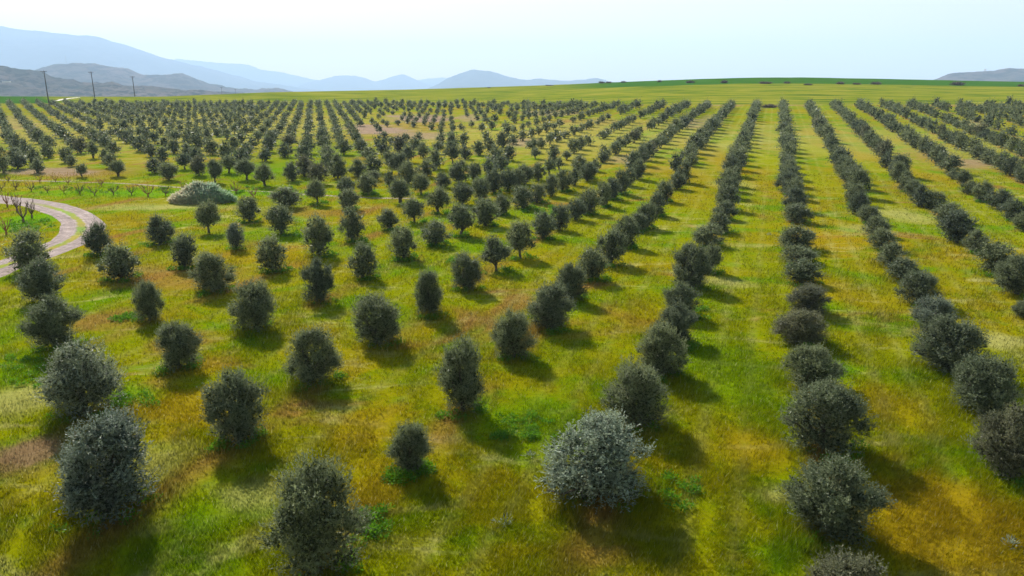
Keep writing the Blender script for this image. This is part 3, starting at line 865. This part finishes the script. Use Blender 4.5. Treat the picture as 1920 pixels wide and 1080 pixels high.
HERO = {(1123, 'silvery'): 'large silvery olive tree at the bottom centre, the palest and brightest of all',
        (205, ''): 'huge loose silvery-topped olive bush in the bottom left corner of the grove',
        (600, ''): 'dark bushy olive tree cut by the bottom edge left of centre',
        (768, ''): 'small lopsided olive with lush green weeds at its foot, bottom centre',
        (1562, ''): 'spreading olive tree with a bare earth patch behind it at the bottom right',
        (1541, ''): 'big double-headed olive with a drooping right limb in the upright row',
        (1780, ''): 'big round dark olive with soft green top near the right edge',
        (402, ''): 'twin-headed dark olive with two vertical halves standing side by side at left',
        (57, ''): 'wide ragged olive beside the bend of the dirt road at the left edge',
        (187, ''): 'dark olive standing just outside the bend of the dirt road',
        (392, ''): 'round olive on a thin visible trunk in front of the brush heap',
        (442, ''): 'small pale cone-shaped olive with green weeds round its foot, left of centre',
        (282, ''): 'thin ragged olive with a long green weed patch on its left side',
        (595, 't'): 'neat round olive on a short trunk above its own oval shadow'}
for t in trees[:n_seen]:
    if id(t) not in ids: continue
    for (hx, k), lab in HERO.items():
        if abs(t['px'] - hx) < .5 and (k != 't' or t['sh'] == 'tree') and (hx != 595 or k == 't'):
            t['label'] = lab

def place_tree(t, k):
    d = t['dep']
    lod = 0 if d < 58 else 1 if d < 118 else 2
    nv = {0: 15, 1: 10, 2: 8}[lod]
    rg = random.Random(k * 31 + 5)
    v = rg.randrange(nv) if lod else k % nv
    cm, tm = proto(lod, t['sh'], v, t['mk'])
    z = float(ground_z(t['X'], t['Y']))
    root = empty('olive_tree', (t['X'], t['Y'], z), rg.uniform(0, 6.28))
    sx, sz = t['w'] / 3.0, t['h'] / 3.2
    q = rg.uniform(.92, 1.09)
    root.scale = (sx * q, sx / q, sz)
    root.rotation_euler = (R(rg.uniform(-4, 4)), R(rg.uniform(-4, 4)), root.rotation_euler[2])
    tag(root, t['label'], 'olive tree', 'olive trees planted in rows')
    link('crown', cm, root)
    link('trunk', tm, root)
for k, t in enumerate(ONE): place_tree(t, k)

# the far part of the grove, beyond counting one by one
def far_grove():
    Vs, Fs, va = [], [], []; n = 0
    TVs, TFs = [], []; tn = 0
    for t in REST:
        lod = 2 if t['dep'] < 150 else 3
        rg = random.Random(int(t['X'] * 100) ^ int(t['Y'] * 77))
        v = rg.randrange(6)
        gk = (lod, t['sh'], v)
        if gk not in PROTO:
            proto(lod, t['sh'], v, 'n')
        V, Fc, var, TV, TF = PROTO[gk]
        a = rg.uniform(0, 6.28); c, s_ = math.cos(a), math.sin(a)
        sx, sz = t['w'] / 3.0, t['h'] / 3.2
        z = float(ground_z(t['X'], t['Y']))
        def tr(V):
            return np.stack([(V[:, 0] * c - V[:, 1] * s_) * sx + t['X'], (V[:, 0] * s_ + V[:, 1] * c) * sx + t['Y'], V[:, 2] * sz + z], 1)
        tone = {'n': .0, 'd': -.25, 'b': .12, 's': .3, 'p': .15}[t['mk']]
        Vs.append(tr(V)); Fs.append(Fc + n); va.append(np.clip(var + tone + rg.uniform(-.15, .15), 0, 1)); n += len(V)
        TVs.append(tr(TV)); TFs.append(TF + n - 0 if False else TF + tn); tn += len(TV)
    nL = n; mL = sum(len(f) for f in Fs)
    V = np.vstack(Vs + TVs); Fc = np.vstack(Fs + [f + nL for f in TFs])
    var = np.concatenate(va + [np.zeros(tn)])
    me = new_mesh('far_olive_grove', V, Fc, var=var, mats=[M_OLIVE, M_BARK])
    mi = np.zeros(len(Fc), np.int32); mi[mL:] = 1
    me.polygons.foreach_set('material_index', mi)
    tag(link('far_olive_grove', me), 'hundreds of small distant olive trees filling the far end of the grove', 'olive grove', kind='stuff')
    print('far grove quads', len(Fc), 'trees', len(REST))
far_grove()

# ---------------------------------------------------------------- grass and weeds
def grass():
    rng = np.random.default_rng(21)
    n = 620000
    # even cover at the eye: density falls, tufts coarsen with distance
    u = rng.random(n)
    y0, y1 = 19.0, 120.0
    Y = 1 / (1 / y0 - u * (1 / y0 - 1 / y1))
    s = rng.uniform(-.74, .74, n)
    X = s * Y
    sz = (Y / 24.0) ** .85
    # tufts: pull blades together
    tu = fbm(X * 1.1 / sz ** .7, Y * 1.1 / sz ** .7, 3, 77)
    keep = tu + rng.uniform(-.25, .25, n) > .38
    keep &= dist_to(TR, X, Y) > 1.75 + .6 * fbm(X, Y, 2, 4)
    X, Y, sz, tu = X[keep], Y[keep], sz[keep], tu[keep]
    n = len(X)
    patch = fbm(X / 3.0, Y / 3.0, 3, 61)
    h = (.07 + .13 * patch + .10 * np.clip(tu - .5, 0, 1) * 2) * rng.uniform(.6, 1.4, n) * (sz ** .25)
    for t in trees:
        if t['Y'] < 70:
            q = ((X - t['X']) ** 2 + (Y - t['Y']) ** 2) < (t['w'] * .62) ** 2
            h[q] *= 1.7
    wd = rng.uniform(.009, .020, n) * sz ** .85
    a = rng.uniform(0, 2 * math.pi, n)
    wind = np.stack([np.cos(a) * .6 + .25, np.sin(a) * .6 - .1], 1)
    Z = ground_z(X, Y)
    dx, dy = np.cos(a + 1.57 + rng.normal(0, .5, n)) * wd, np.sin(a + 1.57 + rng.normal(0, .5, n)) * wd
    B = np.stack([X, Y, Z - .01], 1)
    p0 = B + np.stack([dx, dy, 0 * dx], 1); p1 = B - np.stack([dx, dy, 0 * dx], 1)
    tip = B + np.stack([wind[:, 0] * h * .8, wind[:, 1] * h * .8, h], 1)
    V = np.stack([p0, p1, tip], 1).reshape(-1, 3)
    Fc = np.arange(3 * n).reshape(n, 3)
    var = np.repeat(np.clip(rng.normal(.5, .2, n) + (rng.random(n) > .985) * .5, 0, 1), 3)
    me = new_mesh('grass', V, Fc, var=var, mats=[M_BLADE])
    tag(link('grass', me), 'yellow-green meadow grass with ochre and straw patches between the trees', 'grass', kind='stuff')
    print('grass', n)
grass()

def weeds():
    rng = np.random.default_rng(5)
    Vs, Fs, va = [], [], []; n0 = 0
    clumps = []
    for t in ONE:
        if t['Y'] > 105: continue
        big = rng.random()
        if t['px'] == 768: big = 2.2
        if big < .12: continue
        k = int(4 + 7 * min(big, 1.5))
        for _ in range(k):
            a = rng.uniform(-2.6, 1.2); r = t['w'] * rng.uniform(.22, .52)
            clumps.append((t['X'] + math.cos(a) * r, t['Y'] + math.sin(a) * r, rng.uniform(.2, .42) * (1.4 if big > 2 else 1)))
    for (cx, cy, rx, ry, k) in [(240, 598, 30, 8, 26), (980, 800, 60, 25, 26), (1250, 930, 60, 34, 12), (560, 440, 30, 6, 18), (1010, 395, 30, 6, 20), (770, 365, 20, 4, 10), (300, 357, 260, 6, 90), (60, 425, 40, 12, 40), (860, 490, 20, 5, 8),
                                (1310, 590, 20, 15, 10), (40, 700, 50, 30, 14), (250, 755, 40, 15, 18), (700, 985, 25, 30, 16), (1290, 650, 15, 10, 8)]:
        for _ in range(k):
            X, Y = ground_at(cx + rng.uniform(-rx, rx), cy + rng.uniform(-ry, ry))
            clumps.append((X, Y, rng.uniform(.15, .38)))
    for (X, Y, r) in clumps:
        n = int(70 * (r / .3) ** 2 * (1 if Y < 60 else .5)) + 12
        sc_ = 1 if Y < 60 else 1.5
        z = float(ground_z(X, Y))
        d = unit(rng.normal(size=(n, 3))); d[:, 2] = np.abs(d[:, 2])
        P = np.array([X, Y, z]) + d * r * np.array([1.15, 1.15, .9]) * rng.uniform(.3, 1, n)[:, None]
        V, Fc = leaves_on(P, unit(d + rng.normal(size=d.shape) * .5), .11 * sc_, .06 * sc_, rng)
        Vs.append(V); Fs.append(Fc + n0); n0 += len(V); va.append(np.repeat(rng.random(n), 4))
    me = new_mesh('weeds', np.vstack(Vs), np.vstack(Fs), var=np.concatenate(va), mats=[M_WEED])
    tag(link('weeds', me), 'lush bright green weeds sprouting round the feet of the olive trees', 'weeds', kind='stuff')
weeds()

# ---------------------------------------------------------------- bare shrubs
def bare_shrub(rg, H, W, m, forks=7):
    b = Bag()
    tr = H * .22
    b.tube([(0, 0, -.1), (.01, 0, tr * .6), (0, .02, tr)], [.07 * H, .055 * H, .045 * H], 6)
    for k in range(forks):
        a = k * 6.28 / forks + rg.uniform(-.4, .4)
        sp = rg.uniform(.45, 1) * W * .5
        hh = H * rg.uniform(.65, 1.0)
        p0 = np.array([0, 0, tr * .9]); e = np.array([math.cos(a) * sp, math.sin(a) * sp, hh])
        m1 = p0 + (e - p0) * .5 + np.array([math.cos(a) * .1 * W, math.sin(a) * .1 * W, -.03])
        b.tube([p0, m1, e], [.035 * H, .026 * H, .012 * H], 4)
        for q in range(3):
            f = rg.uniform(.35, .9)
            s0 = m1 + (e - m1) * f if f > .5 else p0 + (m1 - p0) * (f * 2)
            a2 = a + rg.uniform(-1.2, 1.2)
            e2 = s0 + np.array([math.cos(a2) * .2 * W, math.sin(a2) * .2 * W, rg.uniform(.15, .35) * H])
            b.tube([s0, (s0 + e2) / 2 + [0, 0, .02], e2], [.018 * H, .014 * H, .008 * H], 4)
    return b
SHRUBS = [(3, 357, 16, 0), (30, 355, 15, 0), (59, 359, 17, 0), (89, 361, 14, 0), (120, 362, 15, 1), (150, 364, 17, 0), (178, 367, 18, 0), (213, 365, 17, 0), (247, 366, 19, 0), (278, 369, 22, 1), (311, 367, 17, 0),
          (345, 356, 16, 1), (376, 352, 14, 1), (443, 363, 20, 1), (475, 371, 18, 1), (16, 341, 10, 0), (75, 342, 11, 1), (104, 341, 12, 1), (128, 345, 12, 1), (190, 349, 14, 1)]
shm = {}
for k, (x, y, hp, red) in enumerate(SHRUBS):
    X, Y = ground_at(x, y); z = float(ground_z(X, Y)); _, _, dep = project(X, Y, z)
    H = hp * dep / F_PX
    rg = random.Random(k)
    key = (k % 5, red)
    if key not in shm: shm[key] = bare_shrub(random.Random(50 + k), 1.0, 1.15, None).mesh('branches', [M_TWIG_RED if red else M_TWIG])
    o = link('bare_shrub', shm[key], None, (X, Y, z)); o.scale = (H * 1.0, H * 1.0, H); o.rotation_euler = (0, 0, rg.uniform(0, 6))
    if y < 350:
        back = sorted(s[0] for s in SHRUBS if s[1] < 350); n = back.index(x) + 1
        lab = '%s leafless shrub from the left, in the short back row at the path' % ordn(n)
    else:
        fr = sorted(s[0] for s in SHRUBS if s[1] >= 350); n = fr.index(x) + 1
        lab = '%s %s leafless vine from the left in the long row before the brush heap' % (ordn(n), 'reddish' if red else 'brown')
    tag(o, lab, 'bare shrub', 'leafless shrubs in a row by the narrow path')
THICKET = [(14, 388, 26, 'leftmost tall bare sapling inside the bend of the dirt road'), (32, 396, 30, 'second bare sapling inside the bend of the dirt road'), (44, 417, 38, 'largest bare sapling, with forked stems, inside the road bend'),
           (60, 408, 30, 'rightmost bare sapling inside the road bend beside green weeds'), (12, 440, 32, 'reddish bare sapling low at the left edge inside the road bend')]
for k, (x, y, hp, lab) in enumerate(THICKET):
    X, Y = ground_at(x, y); z = float(ground_z(X, Y)); _, _, dep = project(X, Y, z)
    H = hp * dep / F_PX
    me = bare_shrub(random.Random(90 + k), 1.0, .65, None, 6).mesh('branches', [M_TWIG_RED if k in (0, 4) else M_TWIG])
    o = link('bare_shrub', me, None, (X, Y, z)); o.scale = (H, H, H)
    tag(o, lab, 'bare shrub', 'bare saplings inside the bend of the dirt road')

# ---------------------------------------------------------------- brush heap
def brush_heap():
    x0, yb = 380, 384
    X, Y = ground_at(x0, yb - 6); z = float(ground_z(X, Y)); _, _, dep = project(X, Y, z)
    W = 118 * dep / F_PX; H = 27 * dep / F_PX
    root = empty('brush_heap', (X, Y, z))
    tag(root, 'low rounded heap of cut brush, straw-coloured at left and grey-green at right', 'brush heap')
    rng = np.random.default_rng(3)
    nu, nv = 60, 24
    u = np.linspace(0, 2 * math.pi, nu, endpoint=False); v = np.linspace(0, 1, nv)
    Vv, U = np.meshgrid(v, u)
    rr = 1 - Vv
    hx = W / 2 * rr; hy = W * .30 * rr
    px = np.cos(U) * hx; py = np.sin(U) * hy
    prof = np.cos(rr * math.pi / 2) ** .75
    pz = H * prof * (.52 + .9 * fbm(px * .9 + 5, py * .9 + 5, 4, 8)) - .22
    Vt = np.stack([px, py, pz], -1).reshape(-1, 3)
    idx = np.arange(nu * nv).reshape(nu, nv)
    nx_ = np.roll(idx, -1, 0)
    Fc = np.stack([idx[:, :-1], nx_[:, :-1], nx_[:, 1:], idx[:, 1:]], -1).reshape(-1, 4)
    link('mound', new_mesh('mound', Vt, Fc, mats=[plain('heap_earth', [(.3, (.16, .15, .09)), (.7, (.26, .24, .15))], 1.5)], smooth_shade=True), root)
    n = 9000
    a = rng.uniform(0, 6.28, n); r = np.sqrt(rng.random(n))
    P = np.stack([np.cos(a) * r * W / 2, np.sin(a) * r * W * .30, 0 * r], 1)
    P[:, 2] = H * np.cos(r * math.pi / 2) ** .75 * (.52 + .9 * fbm(P[:, 0] * .9 + 5, P[:, 1] * .9 + 5, 4, 8)) + rng.uniform(-.1, .22, n)
    d = unit(np.stack([rng.normal(size=n) * .9, rng.normal(size=n) * .6 - .2, rng.normal(size=n) * .45 + .3], 1))
    V, Fc = leaves_on(P, d, .55, .11, rng)
    var = np.repeat(np.clip(.5 + P[:, 0] / W * 1.0 + rng.normal(size=n) * .18, 0, 1), 4)
    m, nt = mat('cut_brush')
    c = ramp(nt, attr(nt, 'var'), [(0, (.52, .45, .30)), (.35, (.44, .43, .30)), (.6, (.27, .35, .26)), (1, (.24, .36, .17))])
    d1 = nt.nodes.new('ShaderNodeBsdfDiffuse'); nt.links.new(c, d1.inputs[0])
    d2 = nt.nodes.new('ShaderNodeBsdfTranslucent'); nt.links.new(c, d2.inputs[0])
    dd = nt.nodes.new('ShaderNodeMixShader'); nt.links.new(d1.outputs[0], dd.inputs[1]); nt.links.new(d2.outputs[0], dd.inputs[2])
    oo = nt.nodes.new('ShaderNodeOutputMaterial'); nt.links.new(dd.outputs[0], oo.inputs[0])
    link('brushwood', new_mesh('brushwood', V, Fc, var=var, mats=[m]), root)
brush_heap()

# ---------------------------------------------------------------- utility poles
def pole(x, yt, Yd, lab, lean=0.0, xb=None):
    """a timber line pole with crossarm and insulators whose top shows at (x, yt)"""
    d = ray(x, yt)
    t = Yd / d[1]
    top = np.array([0, 0, CAM_H]) + d * t
    z = float(ground_z(top[0], Yd))
    H = top[2] - z
    root = empty('utility_pole', (top[0] + (lean * H), Yd, z))
    tag(root, lab, 'utility pole', 'timber power line poles at the far end of the grove')
    b = Bag(); b.tube([(0, 0, -.5), (-lean * H * .5, 0, H * .5), (-lean * H, 0, H)], [.21, .18, .14], 10)
    link('post', b.mesh('post', [M_POLE], True), root)
    tx = -lean * H
    b = Bag(); b.box((tx, -.2, H - .35), (2.6, .14, .16)); b.box((tx - .5, -.2, H - .75), (.06, .08, .9)); b.box((tx + .5, -.2, H - .75), (.06, .08, .9))
    link('crossarm', b.mesh('crossarm', [M_POLE]), root)
    for q in (-1.2, 0.25, 1.2):
        b = Bag(); b.tube([(tx + q, -.2, H - .27), (tx + q, -.2, H - .12), (tx + q, -.2, H - .02)], [.05, .09, .04], 8)
        link('insulator', b.mesh('insulator', [M_METAL], True), root)
pole(82, 132, 330, 'nearest and tallest dark timber power pole, standing at the far grove edge', .022)
pole(170.5, 134, 400, 'second timber power pole from the left, leaning slightly, before the hills', .028)
pole(248, 143, 455, 'third timber power pole from the left, behind the yellow-green field', .02)
pole(415, 163.5, 800, 'tiny fourth power pole against the low hills', 0)
pole(441, 166.5, 900, 'tiny rightmost power pole against the low hills', 0)

# lattice mast on the middle hill
def mast(x, yt, yb, D, lab):
    H = (yb - yt) / F_PX * D
    zb = CAM_H + (Y_HOR - yb) / F_PX * D - 2
    X = (x - 960) / F_PX * D * math.cos(PITCH)
    root = empty('lattice_mast', (X, D, zb))
    tag(root, lab, 'mast')
    b = Bag()
    H += 2
    for sx in (-1, 1):
        for sy in (-1, 1):
            b.tube([(sx * 2.0, sy * 2.0, -2), (sx * .8, sy * .8, H * .6), (sx * .35, sy * .35, H)], [.22, .2, .15], 4)
    for q in range(8):
        z0, z1 = H * q / 8, H * (q + 1) / 8
        w0, w1 = 2.0 - 1.6 * q / 8, 2.0 - 1.6 * (q + 1) / 8
        for sy in (-1, 1):
            b.tube([(-w0, sy * w0, z0), (0, sy * (w0 + w1) / 2, (z0 + z1) / 2), (w1, sy * w1, z1)], [.13, .13, .13], 4)
    link('tower', b.mesh('tower', [M_METAL]), root)
    b = Bag()
    for q in (.72, .86):
        b.box((0, 0, H * q), (7 - 3 * q, .3, .3))
    link('crossarm', b.mesh('crossarm', [M_METAL]), root)
mast(131, 107.5, 122.5, 4300, 'faint lattice mast rising from the top of the middle hill at left')
# small building with a flat top on the mesa, and a long white shed on the left hill
def block_house(x, yb, D, w_, h_, dpt, lab, name, cat, tower=False):
    X = (x - 960) / F_PX * D * math.cos(PITCH); zb = CAM_H + (Y_HOR - yb) / F_PX * D
    root = empty(name, (X, D, zb - 1)); tag(root, lab, cat)
    b = Bag()
    if tower:
        for sx in (-1, 1):
            for sy in (-1, 1): b.tube([(sx * w_ * .36, sy * w_ * .36, -3), (sx * w_ * .34, sy * w_ * .34, h_ * .3), (sx * w_ * .32, sy * w_ * .32, h_ * .55)], [.6, .6, .6], 6)
        link('leg_frame', b.mesh('leg_frame', [M_WHITE]), root)
        b = Bag(); b.tube([(0, 0, h_ * .5), (0, 0, h_ * .55), (0, 0, h_ * .95), (0, 0, h_ * 1.0)], [w_ * .3, w_ * .5, w_ * .5, w_ * .42], 12)
        link('tank', b.mesh('tank', [M_WHITE]), root)
    else:
        b.box((0, 0, h_ / 2), (w_, dpt, h_)); link('wall', b.mesh('wall', [M_WHITE]), root)
        b = Bag(); b.add([(-w_ / 2 - .5, -dpt / 2 - .5, h_ + .003), (w_ / 2 + .5, -dpt / 2 - .5, h_ + .003), (w_ / 2 + .5, 0, h_ + 2), (-w_ / 2 - .5, 0, h_ + 2), (-w_ / 2 - .5, dpt / 2 + .5, h_ + .003), (w_ / 2 + .5, dpt / 2 + .5, h_ + .003)],
              [(0, 1, 2, 3), (3, 2, 5, 4), (0, 4, 5, 1)]) if False else b.box((0, 0, h_ + .4), (w_ + 1, dpt + 1, .75))
        link('roof', b.mesh('roof', [M_METAL]), root)
block_house(1841.5, 136.2, 3800, 9, 11.5, 8, 'tiny pale water tower on the flat-topped hill at the right', 'water_tower', 'water tower', True)
block_house(15, 155.5, 1840, 14, 3.6, 9, 'long low white shed on the scrubby hill at the left edge', 'shed', 'shed')

# ---------------------------------------------------------------- scrub along the field edges
def scrub_bush(rng, n=420):
    V, Fc, var, lob = crown(rng, 2.0, 1.0, .02, nsprig=n // 3, per=3, leaf=.16, core=n // 2, shape='bush')
    r = np.percentile(np.abs(V[:, :2]), 98); top = np.percentile(V[:, 2], 99.5)
    return V * [1 / r, 1 / r, 1 / top], Fc, var
BM = []
for k in range(4):
    V, Fc, var = scrub_bush(np.random.default_rng(300 + k), 700)
    BM.append(new_mesh('foliage', V, Fc, var=var, mats=[M_BUSH]))
BUSH = [(1294, 155.5, 18, 6, 'fourth'), (1357, 156, 17, 7, ''), (1435, 157, 24, 5, ''), (1476, 156.5, 14, 5, ''), (1515, 159.5, 18, 4, ''), (1574, 158, 20, 6, ''), (1606, 158.5, 16, 4, ''), (1643, 158.5, 22, 6.5, ''), (1795, 160, 28, 9, ''), (1913, 162, 18, 5, ''),
        (1128, 156.3, 12, 4.5, ''), (1142, 156, 14, 4, ''), (1169, 155, 12, 4, ''), (1236, 153.8, 12, 4.5, ''), (1030, 161, 16, 2.5, ''), (917, 164.8, 8, 2, ''), (1443, 202, 30, 9, 'low grey thicket of scrub at the top end of the upright row'), (1742, 207, 14, 9, 'brownish scrub bush beside the small white post at the orchard edge')]
order = sorted([b[0] for b in BUSH if b[1] < 170])
for k, (x, yb, wp, hp, lab) in enumerate(BUSH):
    X, Y = ground_at(x, yb)
    if Y > 700: X, Y = X * 500 / Y, 500
    z = float(ground_z(X, Y)); _, _, dep = project(X, Y, z)
    o = link('scrub_bush', BM[k % 4], None, (X, Y, z - .05))
    wm, hm = wp * dep / F_PX / 2, hp * dep / F_PX
    o.scale = (wm, wm * .7, hm); o.rotation_euler = (0, 0, 0)
    if len(lab) < 10:
        lab = '%s scrub bush from the left along the far skyline edge of the field' % ordn(order.index(x) + 1)
    tag(o, lab, 'bush', 'scrub bushes along the edges of the far field')
# white marker post
X, Y = ground_at(1734.5, 209)
b = Bag(); b.tube([(0, 0, -.2), (0, 0, .9), (0, 0, 1.05)], [.28, .28, .2], 8)
o = link('marker_post', b.mesh('marker_post', [M_WHITE]), None, (X, Y, float(ground_z(X, Y))))
tag(o, 'stubby white marker post at the far edge of the orchard on the right', 'post')

# silvery weeds lying in the grass, lower right and centre
def sprig_plant(x, y, wp, lab, mk=M_OLIVE_SILVER):
    X, Y = ground_at(x, y); z = float(ground_z(X, Y)); _, _, dep = project(X, Y, z)
    r = wp * dep / F_PX / 2
    rng = np.random.default_rng(int(x))
    n = 70
    d = unit(np.stack([rng.normal(size=n), rng.normal(size=n), np.abs(rng.normal(size=n)) * .8 + .15], 1))
    P = d * r * rng.uniform(.15, 1, n)[:, None]; P[:, 2] *= .8
    V, Fc = leaves_on(P, unit(d + rng.normal(size=d.shape) * .4), .16, .03, rng)
    o = link('silvery_plant', new_mesh('silvery_plant', V, Fc, var=np.repeat(rng.random(n), 4), mats=[mk]), None, (X, Y, z))
    tag(o, lab, 'plant', 'low silvery plants in the grass')
sprig_plant(994, 856, 26, 'small round silvery plant in the grass left of the big silver olive')
sprig_plant(945, 985, 46, 'low silvery plant in the bottom centre grass')
sprig_plant(1815, 832, 34, 'flat silvery plant in the grass near the lower right edge')
sprig_plant(1895, 1022, 34, 'flat silvery plant in the grass at the bottom right corner')
sprig_plant(1442, 441, 10, 'tiny pale plant between the upright row and its left neighbour')

# ---------------------------------------------------------------- haze
def haze():
    b = Bag()
    x0, x1, y0, y1, z0, z1 = -15000, 15000, -300, 18500, -60, 1050
    b.box(((x0 + x1) / 2, (y0 + y1) / 2, (z0 + z1) / 2), (x1 - x0, y1 - y0, z1 - z0))
    m, nt = mat('haze')
    v = nt.nodes.new('ShaderNodeVolumePrincipled')
    v.inputs['Density'].default_value = 1.25e-4
    v.inputs['Color'].default_value = (.54, .73, 1.0, 1)
    v.inputs['Anisotropy'].default_value = .1
    o = nt.nodes.new('ShaderNodeOutputMaterial')
    nt.links.new(v.outputs[0], o.inputs['Volume'])
    ob = link('haze', b.mesh('haze', [m]))
    tag(ob, 'pale blue air haze in front of the far hills', 'haze', kind='stuff')
haze()
